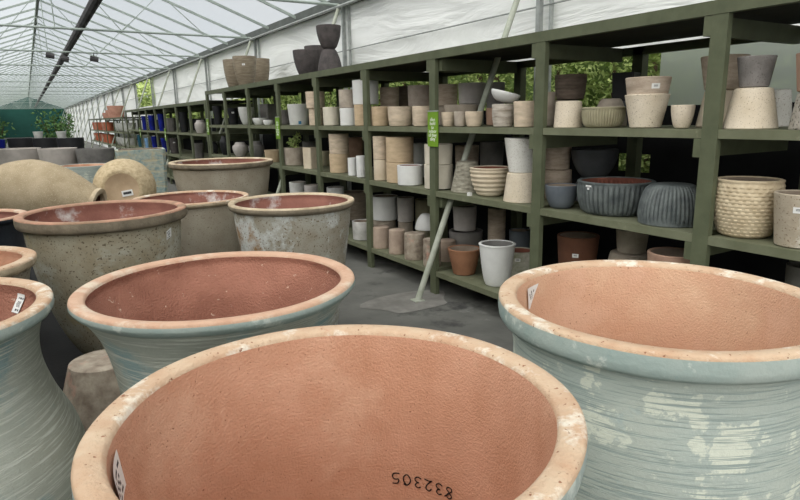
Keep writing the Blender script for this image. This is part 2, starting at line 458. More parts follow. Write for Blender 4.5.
P('shallow stone bowl behind the three cream cup pots', 'bowl_planter', 'round', 3.560, 4.714, 1.556, 0.161, 0.129, 0.195, 'stone')
P('brown pot peeping between the pole and the ringed pot', 'plant_pot', 'taper', 3.660, 4.371, 1.556, 0.059, 0.053, 0.157, 'redstone')
P('grey-brown cylinder stacked on the back row behind the third post', 'plant_pot', 'taper', 3.800, 5.319, 1.751, 0.141, 0.132, 0.219, 'brownstone')
P('stone cylinder beneath the grey-brown one on the back row', 'plant_pot', 'taper', 3.800, 5.329, 1.556, 0.116, 0.110, 0.195, 'stone')
P('grey cylinder above the stone bowl, left of the leaning pole', 'plant_pot', 'taper', 3.860, 4.931, 1.761, 0.139, 0.129, 0.204, 'grey')
P('low grey pot beneath the grey cylinder of the back row', 'plant_pot', 'taper', 3.860, 4.928, 1.556, 0.120, 0.114, 0.205, 'grey')
P('dark grey pot on the back row right of the leaning pole', 'plant_pot', 'taper', 3.900, 4.615, 1.556, 0.088, 0.082, 0.399, 'darkgrey')
P('white bowl lying on the ringed pot', 'bowl_planter', 'round', 3.218, 3.714, 1.732, 0.115, 0.063, 0.080, 'white')
G('pots on the middle shelf of the third bay from the right')
P('rough grey cone-shaped pot standing upside down', 'plant_pot', 'inv', 3.330, 4.313, 0.982, 0.149, 0.093, 0.269, 'roughstone')
P('cream bowl ringed with ridges and brown inside', 'bowl_planter', 'ringbowl', 3.302, 3.958, 0.982, 0.171, 0.103, 0.240, 'cream', inner='claydark')
P('speckled cream pot upside down against the second post', 'plant_pot', 'inv', 3.271, 3.541, 0.982, 0.140, 0.112, 0.226, 'creamspeck')
P('white tapered pot stacked on the speckled cream pot', 'plant_pot', 'taper', 3.271, 3.541, 1.208, 0.139, 0.100, 0.267, 'whitespeck')
P('dim brown cylinder at the back, beside the rough cone pot', 'plant_pot', 'taper', 3.820, 4.954, 0.982, 0.122, 0.114, 0.369, 'brownstone')
P('dark cylinder at the back, above the ringed cream bowl', 'plant_pot', 'taper', 3.840, 4.586, 0.982, 0.115, 0.107, 0.414, 'darkgrey')
G('pots on the bottom shelf of the third bay from the right')
P('terracotta pot at the front of the bottom shelf', 'plant_pot', 'taper', 3.284, 4.289, 0.226, 0.153, 0.101, 0.240, 'terra')
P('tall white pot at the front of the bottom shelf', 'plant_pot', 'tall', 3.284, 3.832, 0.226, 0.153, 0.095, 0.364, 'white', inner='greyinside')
P('lichen-stained white pot with a clay rim behind the tall white pot', 'plant_pot', 'taper', 3.640, 3.943, 0.226, 0.128, 0.115, 0.237, 'lichen', lab=1, inner='claydark')
P('blue-grey pot behind the lichen-stained one', 'plant_pot', 'taper', 3.940, 4.268, 0.226, 0.104, 0.089, 0.338, 'bluegrey')
P('tall brown cylinder in the dark behind the tall white pot', 'plant_pot', 'taper', 3.800, 4.447, 0.226, 0.086, 0.082, 0.540, 'brownstone')
P('grey cylinder stacked on a dark bowl below the rough cone pot', 'plant_pot', 'taper', 3.720, 4.851, 0.502, 0.122, 0.112, 0.250, 'grey')
P('dark low bowl under the grey cylinder', 'bowl_planter', 'round', 3.720, 4.831, 0.226, 0.174, 0.139, 0.276, 'darkgrey')
P('stone cylinder right of the third post on the bottom shelf', 'plant_pot', 'inv', 3.460, 4.803, 0.226, 0.090, 0.086, 0.211, 'stonepink')
G('pots on the upper shelf of the fourth bay from the right')
P('cream cylinder at the left end of the shelf beside the fourth post', 'plant_pot', 'taper', 3.256, 5.747, 1.556, 0.099, 0.092, 0.203, 'creamtan')
P('wide cream pot with streaks in the middle of the shelf', 'plant_pot', 'round', 3.260, 5.334, 1.556, 0.129, 0.111, 0.193, 'creamstone')
P('cream pot half behind the green sign', 'plant_pot', 'round', 3.226, 4.882, 1.556, 0.095, 0.082, 0.188, 'creamstone')
P('white cylinder stacked behind the fourth post', 'plant_pot', 'taper', 3.305, 6.149, 1.789, 0.148, 0.144, 0.265, 'white')
P('tan cylinder under the white cylinder behind the fourth post', 'plant_pot', 'taper', 3.252, 6.132, 1.556, 0.095, 0.093, 0.233, 'creamtan')
P('brown cylinder stacked on the cream one at the back', 'plant_pot', 'taper', 3.640, 6.191, 1.761, 0.113, 0.107, 0.221, 'brownstone')
P('stone cylinder hidden under the brown cylinder', 'plant_pot', 'taper', 3.640, 6.195, 1.556, 0.099, 0.094, 0.205, 'stone')
P('dark red-brown cylinder between two grey-brown ones', 'plant_pot', 'taper', 3.900, 6.298, 1.556, 0.078, 0.074, 0.447, 'darkbrown')
P('grey cylinder stacked above the cream pot with the green sign', 'plant_pot', 'taper', 3.660, 5.589, 1.753, 0.126, 0.120, 0.220, 'greybrown')
P('stone cylinder under the grey one left of the third post', 'plant_pot', 'taper', 3.660, 5.598, 1.556, 0.108, 0.103, 0.197, 'stone')
G('pots on the middle shelf of the fourth bay from the right')
P('cream cylinder on the lower left of the fourth bay stacks', 'plant_pot', 'taper', 3.209, 5.670, 0.982, 0.078, 0.076, 0.223, 'cream')
P('cream cylinder with a white foot on top of the left stack', 'plant_pot', 'taper', 3.209, 5.670, 1.205, 0.080, 0.078, 0.246, 'creamstone')
P('tan cylinder at the bottom of the wide tan stack', 'plant_pot', 'taper', 3.277, 5.384, 0.982, 0.146, 0.142, 0.208, 'creamtan')
P('tan cylinder on top of the wide tan stack', 'plant_pot', 'taper', 3.277, 5.384, 1.190, 0.145, 0.141, 0.257, 'creamtan')
P('white low cylinder with brown inside in front of the tan stack', 'plant_pot', 'taper', 3.221, 5.101, 0.982, 0.130, 0.125, 0.196, 'white', inner='claydark')
P('white narrow cylinder at the back right of the tan stack', 'plant_pot', 'taper', 3.720, 5.687, 0.982, 0.073, 0.070, 0.375, 'white')
P('off-white cylinder under its twin behind the third post', 'plant_pot', 'taper', 3.267, 4.672, 0.982, 0.136, 0.132, 0.227, 'offwhite')
P('off-white cylinder topping the stack behind the third post', 'plant_pot', 'taper', 3.267, 4.672, 1.209, 0.133, 0.129, 0.187, 'offwhite')
G('pots on the bottom shelf of the fourth bay from the right')
P('stone cylinder just right of the fourth post on the bottom shelf', 'plant_pot', 'inv', 3.226, 5.729, 0.226, 0.095, 0.092, 0.237, 'stonepink')
P('stone cylinder second from the fourth post on the bottom shelf', 'plant_pot', 'inv', 3.219, 5.378, 0.226, 0.088, 0.085, 0.257, 'stonepink')
P('weathered squat stone pot with a pink top', 'plant_pot', 'inv', 3.238, 5.059, 0.226, 0.107, 0.104, 0.266, 'mottled')
P('weathered stone pot behind the foot of the leaning pole', 'plant_pot', 'inv', 3.218, 4.715, 0.226, 0.087, 0.085, 0.265, 'mottled')
P('white cylinder in half shade on the back row of the bottom shelf', 'plant_pot', 'taper', 3.680, 6.428, 0.404, 0.167, 0.159, 0.295, 'white')
P('stone pot under the half-shaded white cylinder', 'plant_pot', 'inv', 3.680, 6.454, 0.226, 0.150, 0.146, 0.178, 'stone')
P('grey cylinder behind the pair of stone cylinders', 'plant_pot', 'taper', 3.720, 6.000, 0.432, 0.101, 0.096, 0.290, 'grey')
P('stone pot carrying the grey cylinder', 'plant_pot', 'inv', 3.720, 6.008, 0.226, 0.090, 0.087, 0.206, 'stone')
P('olive cylinder in the dark left of the third post', 'plant_pot', 'taper', 3.900, 5.898, 0.226, 0.095, 0.090, 0.468, 'olive')
P('white bowl upside down on the weathered stone pots', 'bowl_planter', 'invround', 3.450, 5.173, 0.491, 0.110, 0.044, 0.165, 'white')
G('pots on the upper shelf of the fifth bay from the right')
P('off-white cylinder in the middle of the fifth bay', 'plant_pot', 'taper', 3.262, 6.986, 1.556, 0.105, 0.100, 0.225, 'offwhite')
P('white marbled cylinder left of the fourth post', 'plant_pot', 'taper', 3.260, 6.506, 1.556, 0.103, 0.099, 0.203, 'white')
P('stone cylinder stacked on the white marbled one', 'plant_pot', 'taper', 3.260, 6.506, 1.759, 0.108, 0.104, 0.208, 'stonelight')
P('cream cylinder at the bottom of the stack behind the fifth post', 'plant_pot', 'taper', 3.251, 7.431, 1.556, 0.094, 0.091, 0.216, 'creamstone')
P('cream cylinder on top of the stack behind the fifth post', 'plant_pot', 'taper', 3.251, 7.431, 1.772, 0.124, 0.120, 0.212, 'creamstone')
G('pots on the middle shelf of the fifth bay from the right')
P('tan cylinder at the bottom of the front stack in the fifth bay', 'plant_pot', 'taper', 3.284, 6.847, 0.982, 0.127, 0.123, 0.233, 'creamtan')
P('pale cylinder on top of the front stack in the fifth bay', 'plant_pot', 'taper', 3.284, 6.847, 1.215, 0.124, 0.120, 0.242, 'creamstone')
P('red-brown tapered pot stacked behind two small white pots', 'plant_pot', 'taper', 3.620, 7.072, 1.126, 0.123, 0.105, 0.270, 'redstone')
P('low brown pot beneath the red-brown tapered pot', 'plant_pot', 'inv', 3.620, 7.108, 0.982, 0.105, 0.094, 0.144, 'redstone')
P('small white cylinder, left of two beside the fourth post', 'plant_pot', 'taper', 3.213, 6.352, 0.982, 0.056, 0.054, 0.208, 'white')
P('small white cylinder, right of two beside the fourth post', 'plant_pot', 'taper', 3.194, 6.094, 0.982, 0.057, 0.055, 0.244, 'white')
P('greenish-grey pot in shade right of the fifth post', 'plant_pot', 'taper', 3.600, 8.006, 0.982, 0.086, 0.081, 0.203, 'olive')
G('pots on the bottom shelf of the fifth bay from the right')
P('white marbled pot behind the fourth post on the bottom shelf', 'plant_pot', 'taper', 3.282, 6.275, 0.226, 0.125, 0.119, 0.220, 'marble')
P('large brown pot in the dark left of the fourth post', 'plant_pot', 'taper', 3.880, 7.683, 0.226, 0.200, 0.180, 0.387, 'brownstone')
P('white low bowl beside the large brown pot', 'bowl_planter', 'round', 3.400, 7.250, 0.226, 0.116, 0.081, 0.529, 'white')
G('pots on the upper shelf of the sixth bay from the right')
P('pale grey pot with a blue sticker in the sixth bay', 'plant_pot', 'taper', 3.310, 8.178, 1.556, 0.153, 0.129, 0.291, 'palegrey', blue=1)
P('dim mottled pot beside the pale grey pot', 'plant_pot', 'taper', 3.600, 9.504, 1.556, 0.080, 0.068, 0.232, 'darkstone')
G('pots on the middle shelf of the sixth bay from the right')
P('grey-brown pot holding a green plant', 'plant_pot', 'taper', 3.316, 8.434, 0.982, 0.159, 0.147, 0.254, 'stone')
P('cream square planter beside the planted pot', 'square_planter', 'square', 3.258, 7.683, 0.982, 0.101, 0.098, 0.283, 'cream')
P('dark bowl behind the cream square planter', 'bowl_planter', 'round', 3.750, 8.832, 0.982, 0.131, 0.092, 0.318, 'darkgrey')
G('pots on the bottom shelf of the sixth bay from the right')
P('pale grey cylinder, left of two on the bottom shelf of the sixth bay', 'plant_pot', 'taper', 3.280, 8.276, 0.226, 0.123, 0.116, 0.521, 'palegrey')
P('pale grey cylinder, right of two on the bottom shelf of the sixth bay', 'plant_pot', 'taper', 3.260, 7.715, 0.226, 0.103, 0.097, 0.528, 'grey')
G('pots in the far bays of the tall rack')
P('pale grey tall egg-shaped pot behind the seventh post', 'plant_pot', 'round', 3.292, 10.508, 1.556, 0.135, 0.067, 0.302, 'palegrey')
P('white low bowl on the upper shelf of the seventh bay', 'bowl_planter', 'round', 3.269, 9.786, 1.556, 0.112, 0.067, 0.113, 'white')
P('small white dish beside the white low bowl', 'bowl_planter', 'round', 3.192, 9.137, 1.556, 0.075, 0.057, 0.080, 'white')
P('dark grey square planter behind the white bowls', 'square_planter', 'square', 3.700, 10.536, 1.556, 0.139, 0.132, 0.351, 'darkgrey')
P('tan pot on the middle shelf just left of the sixth post', 'plant_pot', 'taper', 3.297, 9.289, 0.982, 0.140, 0.119, 0.188, 'tan')
P('round grey vase on the middle shelf of the seventh bay', 'plant_pot', 'vase', 3.299, 11.033, 0.982, 0.142, 0.078, 0.263, 'grey')
P('dark round vase right of the round grey vase', 'plant_pot', 'vase', 3.289, 10.082, 0.982, 0.132, 0.073, 0.304, 'darkgrey')
P('black tapered pot on the upper shelf of the eighth bay', 'plant_pot', 'taper', 3.366, 11.544, 1.556, 0.109, 0.076, 0.307, 'black', lab=1)
P('black tall vase on the middle shelf of the eighth bay', 'plant_pot', 'vase', 3.260, 11.889, 0.982, 0.103, 0.056, 0.359, 'black')
P('black tapered pot on the upper shelf of the ninth bay', 'plant_pot', 'taper', 3.251, 12.225, 1.556, 0.094, 0.066, 0.360, 'black')
P('black vase on the middle shelf of the ninth bay', 'plant_pot', 'vase', 3.256, 12.776, 0.982, 0.099, 0.059, 0.221, 'charcoal')
G('pots on the roof of the tall rack')
P('brown egg pot, nearest and tallest of the brown trio on the rack', 'plant_pot', 'round', 3.464, 10.964, 2.208, 0.207, 0.104, 0.532, 'brownglaze', lab=1)
P('brown egg pot, left of the brown trio on the rack', 'plant_pot', 'round', 3.496, 11.797, 2.208, 0.179, 0.089, 0.549, 'brownglaze')
P('brown egg pot, right of the brown trio on the rack', 'plant_pot', 'round', 3.958, 11.573, 2.208, 0.181, 0.091, 0.562, 'brownglaze')
P('charcoal egg pot, leftmost of the dark stack on the rack', 'plant_pot', 'round', 3.424, 8.057, 2.208, 0.187, 0.097, 0.354, 'charcoalstone')
P('charcoal egg pot standing half hidden behind the dark stack', 'plant_pot', 'round', 3.792, 8.553, 2.208, 0.175, 0.088, 0.474, 'charcoalstone')
P('charcoal egg pot turned upside down on the rack', 'plant_pot', 'invround', 3.391, 7.243, 2.208, 0.154, 0.077, 0.290, 'charcoalstone')
P('charcoal egg pot balanced on the upside-down one', 'plant_pot', 'round', 3.391, 7.243, 2.498, 0.156, 0.078, 0.279, 'charcoalstone')
G('glazed pots on the low rack beyond the tall one')
P('silver-grey vase on the upper shelf of the low rack, nearest the tall rack', 'glazed_pot', 'vase', 3.283, 13.832, 1.370, 0.126, 0.094, 0.285, 'grey', lab=0)
P('black pot on the low rack, upper shelf, second cell from the tall rack', 'glazed_pot', 'taper', 3.271, 15.401, 1.370, 0.114, 0.085, 0.480, 'black', lab=0)
P('dark grey pot on the low rack, upper shelf, third cell', 'glazed_pot', 'taper', 3.288, 17.081, 1.370, 0.131, 0.098, 0.351, 'darkgrey', lab=0)
P('deep blue pot on the low rack, upper shelf, fourth cell', 'glazed_pot', 'taper', 3.255, 18.174, 1.370, 0.098, 0.073, 0.468, 'blue', lab=0)
P('deep blue pot on the low rack, upper shelf, fifth cell', 'glazed_pot', 'taper', 3.262, 19.745, 1.370, 0.105, 0.079, 0.459, 'blue', lab=0)
P('deep blue pot on the low rack, upper shelf, sixth cell', 'glazed_pot', 'taper', 3.245, 20.977, 1.370, 0.088, 0.066, 0.442, 'blue', lab=0)
P('dark grey pot on the low rack, lower shelf, nearest the tall rack', 'glazed_pot', 'taper', 3.287, 14.224, 0.800, 0.130, 0.097, 0.341, 'darkgrey', lab=0)
P('tall charcoal pot with a white tag on the lower shelf of the low rack', 'glazed_pot', 'taper', 3.306, 16.930, 0.800, 0.149, 0.112, 0.400, 'charcoalstone', lab=1)
P('bright blue pot left of the tall charcoal pot on the low rack', 'glazed_pot', 'taper', 3.255, 18.015, 0.800, 0.098, 0.073, 0.380, 'blue', lab=0)
P('deep blue tall pot on the lower shelf of the low rack', 'glazed_pot', 'taper', 3.255, 19.570, 0.800, 0.098, 0.073, 0.400, 'blue', lab=0)
P('light blue pot on the lower shelf of the low rack', 'glazed_pot', 'taper', 3.246, 20.854, 0.800, 0.089, 0.066, 0.323, 'skyblue', lab=0)
P('teal pot at the far end of the low rack', 'glazed_pot', 'taper', 3.243, 22.282, 0.800, 0.086, 0.064, 0.400, 'tealglaze', lab=0)

for o in list(COL.objects):
    if o.get('label','').startswith('white bowl lying on the ringed pot'): o.rotation_euler = (.16,.20,0); o.location.z += .014

# ------------------------------------------------------------------ big pots in the foreground
def big_pot(label, x, y, R, H, ctrl, mats, rim=(.075,.058), inner=None, seg=112, name='terracotta_planter', group='large pots in the foreground'):
    """ctrl [(r/R, z/H)] from the foot to just under the rim; rim = (height, width) in metres"""
    root = empty(name, (x,y,0)); tag(root, label, 'plant pot', group)
    rh, rw = rim; zr = H-rh
    outer = [(0,0),(ctrl[0][0]*R-.02,0)]+[(a*R,b*zr) for a,b in catmull(ctrl, 8)]
    v,f,i = lathe(outer, seg); mesh_obj('outer_wall', v, f, mats[0], i, root, smooth=60)
    ri = R-rw
    rt = ctrl[-1][0]*R
    rp = [(rt-.002,zr-.003),(R*.985-.004,zr+.008),(R-.003,zr+.020),(R,zr+rh*.5),(R-.001,H-.012)]
    top = [(R-.001,H-.012),(R-.003,H-.005),(R-.008,H-.001),(R-rw*.4,H),(ri+.010,H-.003),(ri+.003,H-.008),(ri,H-.016)]
    def wob(a, z): return 1+.004*math.sin(3*a+x*7)+.003*math.sin(7*a+y*5)
    v,f,i = lathe(rp, seg, rmod=wob); band = mesh_obj('rim_band', v, f, mats[1], i, root, smooth=60)
    v,f,i = lathe(top, seg, rmod=wob); mesh_obj('rim', v, f, mats[2], i, root, smooth=60)
    inn = [(ri,H-.016),(ri+.001,H-.03),(ri+.003,H-rh*.75),(ri-.002,H-rh)]+[(max(.05,a*R-.045), max(.06,b*zr)) for a,b in reversed(catmull(ctrl,4)) if b < .93]+[(0,.06)]
    if inner: inn = [(ri,H-.016),(ri-.004,H-.04)]+[(a*R,b*H) for a,b in catmull(inner,6)]+[(0,inner[-1][1]*H)]
    v,f,i = lathe(inn, seg, rmod=lambda a,z: wob(a,z) if z > H-rh else 1); mesh_obj('inner_wall', v, f, mats[3], i, root, smooth=60)
    return root, (lambda z: prof_r(inn, z)), (lambda z: prof_r(outer, z))

WAIST = [(.70,0),(.82,.06),(1.0,.22),(1.085,.40),(1.05,.55),(.93,.70),(.87,.82),(.875,.92),(.93,1)]
STRAIGHT = [(.70,0),(.76,.05),(.84,.3),(.88,.55),(.875,.75),(.885,.9),(.93,1)]
NARROW = [(.62,0),(.68,.05),(.72,.3),(.74,.55),(.77,.75),(.84,.9),(.95,1)]
INNER = [(.865,.9),(.84,.75),(.82,.5),(.74,.25),(.62,.08)]
TEAL = (M['teal_out'], M['teal_band'], M['clay_rim'], M['clay_in'])

front, f_in, f_out = big_pot('huge terracotta-lined pot filling the bottom centre, with handwritten numbers inside', .50, 1.09, .512, 1.05, STRAIGHT, TEAL, inner=INNER, seg=144)
sticker(front, f_in, math.radians(173), .30, .94, 1.02, [M['paper'], M['print']], True, printed, off=.006)
right, r_in, r_out = big_pot('huge blue-green flaking pot at the right with a torn label inside its rim', 1.70, 1.175, .520, 1.062, [(.72,0),(.78,.05),(.86,.3),(.90,.55),(.90,.75),(.895,.9),(.92,1)],
    (M['teal_out'], M['teal_band'], M['clay_rim'], M['clay_in_pale']), rim=(.085,.062), inner=INNER, seg=144)
def torn(k, j): return (k+j) % 3 == 0 and 3 < j < 8 and 2 < k < 9
sticker(right, r_in, math.radians(111), .21, .945, 1.024, [M['paper'], M['print']], True, torn, off=.008, torn=True)
mid, m_in, m_out = big_pot('wide flared blue-green pot with dark red-brown inside, left of centre', .555, 2.25, .512, 1.055, NARROW,
    (M['teal_old'], M['teal_band'], M['clay_rim_pink'], M['clay_in_red']), rim=(.05,.055), seg=128)
left, l_in, l_out = big_pot('waisted grey-green jar with combed body at the left edge', -.476, 2.42, .484, 1.062, WAIST,
    (M['teal_old'], M['teal_band'], M['clay_rim'], M['clay_in_red']), rim=(.06,.055), seg=128)
sticker(left, l_in, math.radians(27), .12, .955, 1.02, [M['paper'], M['print']], True, printed, off=.006)
peep, _, _ = big_pot('tan-rimmed pot at the left edge behind the waisted jar', -.49, 3.83, .45, .95, STRAIGHT,
    (M['weathered_plain'], M['rim_lichen'], M['clay_rim'], M['clay_in']), rim=(.06,.07))
BELL = [(.36,0),(.42,.03),(.60,.2),(.76,.45),(.86,.7),(.905,.88),(.92,1)]
wea, w_in, w_out = big_pot('weathered grey-brown pitted pot with dusty red inside, front of the left row', .385, 4.57, .535, 1.06, BELL,
    (M['weathered'], M['rim_band_old'], M['rim_old'], M['clay_in_old']), rim=(.085,.06), name='weathered_planter')
sticker(wea, w_out, math.radians(-45), .11, .875, .935, [M['paper'], M['print']], pattern=printed, tilt=.02)
TAPER = [(.58,0),(.62,.03),(.72,.3),(.82,.6),(.90,.85),(.93,1)]
gp, _, _ = big_pot('grey and rust-stained pot standing in front of the aisle floor', 1.615, 4.20, .462, 1.062, TAPER,
    (M['weathered_grey'], M['rim_band_old'], M['rim_lichen'], M['clay_in_old']), rim=(.055,.05), name='weathered_planter')
w2, _, _ = big_pot('brown weathered pot between the pitted pot and the rust-stained pot', 1.24, 5.84, .53, .95, TAPER,
    (M['weathered_plain'], M['rim_lichen'], M['clay_rim'], M['clay_in_old']), rim=(.05,.05), name='weathered_planter')
tp, _, _ = big_pot('tall plain grey-brown pot with a rolled rim, farthest of the weathered pots', 1.93, 7.25, .60, 1.18, TAPER,
    (M['weathered_plain'], M['rim_band_old'], M['rim_lichen'], M['clay_in_old']), rim=(.07,.06), name='weathered_planter')
sp, _, _ = big_pot('dark slate-blue pot with a clay rim at the left edge', -.47, 5.3, .40, 1.0, STRAIGHT,
    (M['navy'], M['navy'], M['clay_rim_pink'], M['clay_in_old']), rim=(.05,.06), name='glazed_planter')

# handwriting on the inside of the front pot, written with the pot upside down
STROKES = {'8': [[(.5,.5),(.2,.7),(.3,.95),(.6,.98),(.75,.78),(.5,.5),(.2,.3),(.25,.05),(.6,0),(.8,.22),(.5,.5),(1.0,.95)]],
 '3': [[(.15,.85),(.45,1),(.75,.82),(.6,.58),(.35,.52),(.65,.45),(.8,.2),(.5,0),(.1,.12)]],
 '2': [[(.15,.75),(.4,1),(.75,.85),(.65,.5),(.3,.15),(.1,.02),(.45,.08),(.95,0)]],
 '0': [[(.85,.9),(.5,1),(.15,.7),(.15,.3),(.5,.0),(.85,.3),(.8,.7),(.5,1)]],
 '5': [[(.85,1),(.3,.95),(.2,.55),(.6,.6),(.85,.35),(.65,.05),(.1,0)]]}
wv = []; wf = []
TH0, ZW, CH = math.radians(18), .600, .034
def wpt(u, v_):
    # u to the writer's right: seen upside down it runs to the left; v up: runs down
    a = TH0-0+u*CH*.88/.41; z = ZW-(v_-.5)*CH
    r = f_in(z)-.004
    return Vector((r*math.cos(a), r*math.sin(a), z))
for n_, ch in enumerate('832305'):
    for st in STROKES[ch]:
        sm = catmull(st, 5)
        for a, b in zip(sm, sm[1:]):
            p = wpt(n_*1.12+a[0]*.95, a[1]); q = wpt(n_*1.12+b[0]*.95, b[1])
            d = (q-p)
            if d.length < 1e-5: continue
            nrm = Vector((p.x,p.y,0)).normalized(); s = d.normalized().cross(nrm)*.0021
            k = len(wv); wv += [p-s,p+s,q+s,q-s]; wf.append((k,k+1,k+2,k+3))
mesh_obj('handwriting', [tuple(p) for p in wv], wf, M['ink'], parent=[c for c in front.children if c.name.startswith('inner_wall')][0], recalc=False)

# upside-down stone pot between the left jar and the flared pot
v,f,i,_p = pot_mesh('inv', .29, .16, .45, '', '')
o = mesh_obj('stone_planter', v, f, [M['mottled'], M['inside']], i, smooth=35); o.location = (.185,3.3,.001)
tag(o, 'pale stone cone pot upside down in the gap behind the waisted jar', 'plant pot')

# ------------------------------------------------------------------ jars lying on a low bench
def rest(root, zt):
    bpy.context.view_layer.update()
    R3 = root.rotation_euler.to_matrix()
    lo = min((R3 @ (Vector(v.co)*root.scale[0])).z for c in root.children for v in c.data.vertices)
    root.location.z = zt-lo+.001
bench = empty('display_bench', (.22,6.95,0)); tag(bench, 'low grey timber bench under the two sand-coloured jars', 'bench')
BT = .62
mb = MB()
for k in range(7): mb.box((-.92,-.36+k*.105,BT-.04),(.92,-.36+k*.105+.095,BT))
mb.build('bench_top', M['timber'], bench)
for sx in (-1,1):
    for sy in (-1,1):
        b = MB(); b.box((sx*.82-.04,sy*.30-.04,0),(sx*.82+.04,sy*.30+.04,BT-.04)); b.build('leg', M['timber'], bench)
# egg jar: axis local z, mouth at the top
egg = catmull([(.12,0),(.22,.06),(.315,.28),(.33,.45),(.30,.66),(.22,.86),(.165,.98)], 6)
egg = [(0,0)]+egg+[(.160,1.0),(.125,1.0),(.118,.98)]+[(.18,.85),(.26,.66),(.29,.45),(.26,.2),(0,.06)]
v,f,i = lathe(egg, 64, [0]*(len(egg)-6)+[1]*5)
jar = empty('storage_jar', (0,0,0)); tag(jar, 'plain sand-coloured egg jar lying on its side, mouth to the right', 'jar')
b_ = mesh_obj('jar_body', v, f, [M['sandstone'], M['claydark']], i, jar, smooth=50)
v,f,i = lathe([(.163,.96),(.178,.985),(.174,1.012),(.15,1.02),(.122,1.012),(.118,.97)], 64)
mesh_obj('jar_rim', v, f, M['rim_lichen'], i, jar, smooth=50)
ax = Vector((.84,-.46,-.22)).normalized()
jar.rotation_euler = ax.to_track_quat('Z','Y').to_euler()
jar.location = Vector((.04,6.88,0))-ax*.45
rest(jar, BT)
# textured round jar showing its base
rj = catmull([(.19,0),(.235,.012),(.32,.12),(.355,.27),(.32,.44),(.24,.55)], 6)
rj = [(0,.012),(.17,.012),(.185,0)]+rj+[(.20,.56),(.19,.54),(.30,.4),(.33,.27),(.28,.1),(0,.05)]
rnd = empty('textured_jar', (0,0,0)); tag(rnd, 'sand-coloured jar with a rough texture tipped over, flat base and label to the front', 'jar')
v,f,i = lathe(rj, 96, [1,1]+[0]*(len(rj)-8)+[2]*5)
body = mesh_obj('jar_body', v, f, [M['sandweave'], M['sandbase'], M['claydark']], i, rnd, smooth=50)
ax2 = Vector((.24,.95,-.06)).normalized()      # base looks back toward the aisle
rnd.rotation_euler = ax2.to_track_quat('Z','Y').to_euler()
rnd.scale = (.9,)*3
rnd.location = Vector((.835,7.16,0))-ax2*.24
rest(rnd, BT)
lb = MB(); lb.box((-.06,-.035,0),(.06,.035,.002)); lb.box((-.045,-.012,-.0012),(.045,.016,-.0004),1)
l_ = lb.build('price_label', [M['paper'], M['print']], rnd); l_.location = (-.055,-.05,.004); l_.rotation_euler = (0,0,-.15)

# ------------------------------------------------------------------ pots farther back on the left
def simple(label, name, kind, x, y, r, rb, h, mat, inner, z=0, group='large pots at the back left'):
    v,f,i,p = pot_mesh(kind, r, rb, h, '', '')
    o = mesh_obj(name, v, f, [M[mat], M[inner]], i, smooth=35); o.location = (x,y,z+.001)
    return tag(o, label, 'plant pot', group)
simple('big pale concrete tub, left of three in the back row', 'concrete_tub', 'taper', -.26, 19.1, .53, .42, 1.0, 'concrete_pot', 'concrete_pot')
simple('big pale concrete tub, middle of three in the back row', 'concrete_tub', 'taper', .62, 18.2, .46, .38, 1.0, 'concrete_pot', 'concrete_pot')
simple('darker concrete tub, right of three in the back row', 'concrete_tub', 'taper', 1.45, 17.7, .46, .38, .98, 'darkgrey', 'darkgrey')
blk = []
for x,y,r,l in ((-.22,27.6,.48,'wide black tub, left of three behind the concrete tubs'),(.56,26.5,.44,'wide black tub, middle of three behind the concrete tubs'),(1.32,25.4,.45,'wide black tub, right of three behind the concrete tubs')):
    simple(l, 'black_tub', 'taper', x, y, r, r*.85, 1.1, 'blackpot', 'blackpot')
simple('dark blue tub at the left edge beside the black tubs', 'blue_tub', 'taper', -1.15, 27.0, .42, .34, 1.08, 'blue', 'blue')
simple('teal pot with a clay rim behind the tipped-over jars', 'teal_planter', 'taper', .70, 10.6, .39, .33, 1.0, 'teal_out', 'clay_in')
simple('pale stone pot at the left edge behind the slate-blue pot', 'stone_planter', 'taper', -.46, 9.4, .24, .2, 1.0, 'stonelight', 'inside')
v,f,i = square_mesh(.42, .38, 1.15)
o = mesh_obj('square_planter', v, f, [M['teal_panel'], M['inside']], i); o.location = (1.74,12.1,.001); o.rotation_euler.z = -.12
tag(o, 'tall square planter with peeling teal paint behind the tipped-over jar', 'planter')
for x,y,l in ((.34,26.4,'small white pot on the middle black tub'),(1.05,25.3,'small white pot on the right black tub')):
    v,f,i,p = pot_mesh('taper', .17, .13, .24, '', ''); mesh_obj('inner_pot', v, f, [M['palegrey'], M['inside']], i, smooth=35)
    o = bpy.data.objects['inner_pot']; o.name = 'small_white_pot'; o.location = (x,y,1.1); tag(o, l, 'plant pot', 'small white pots at the back')
    v2 = MB(); v2.box((-.9,-.05,-.02),(.9,.05,0))
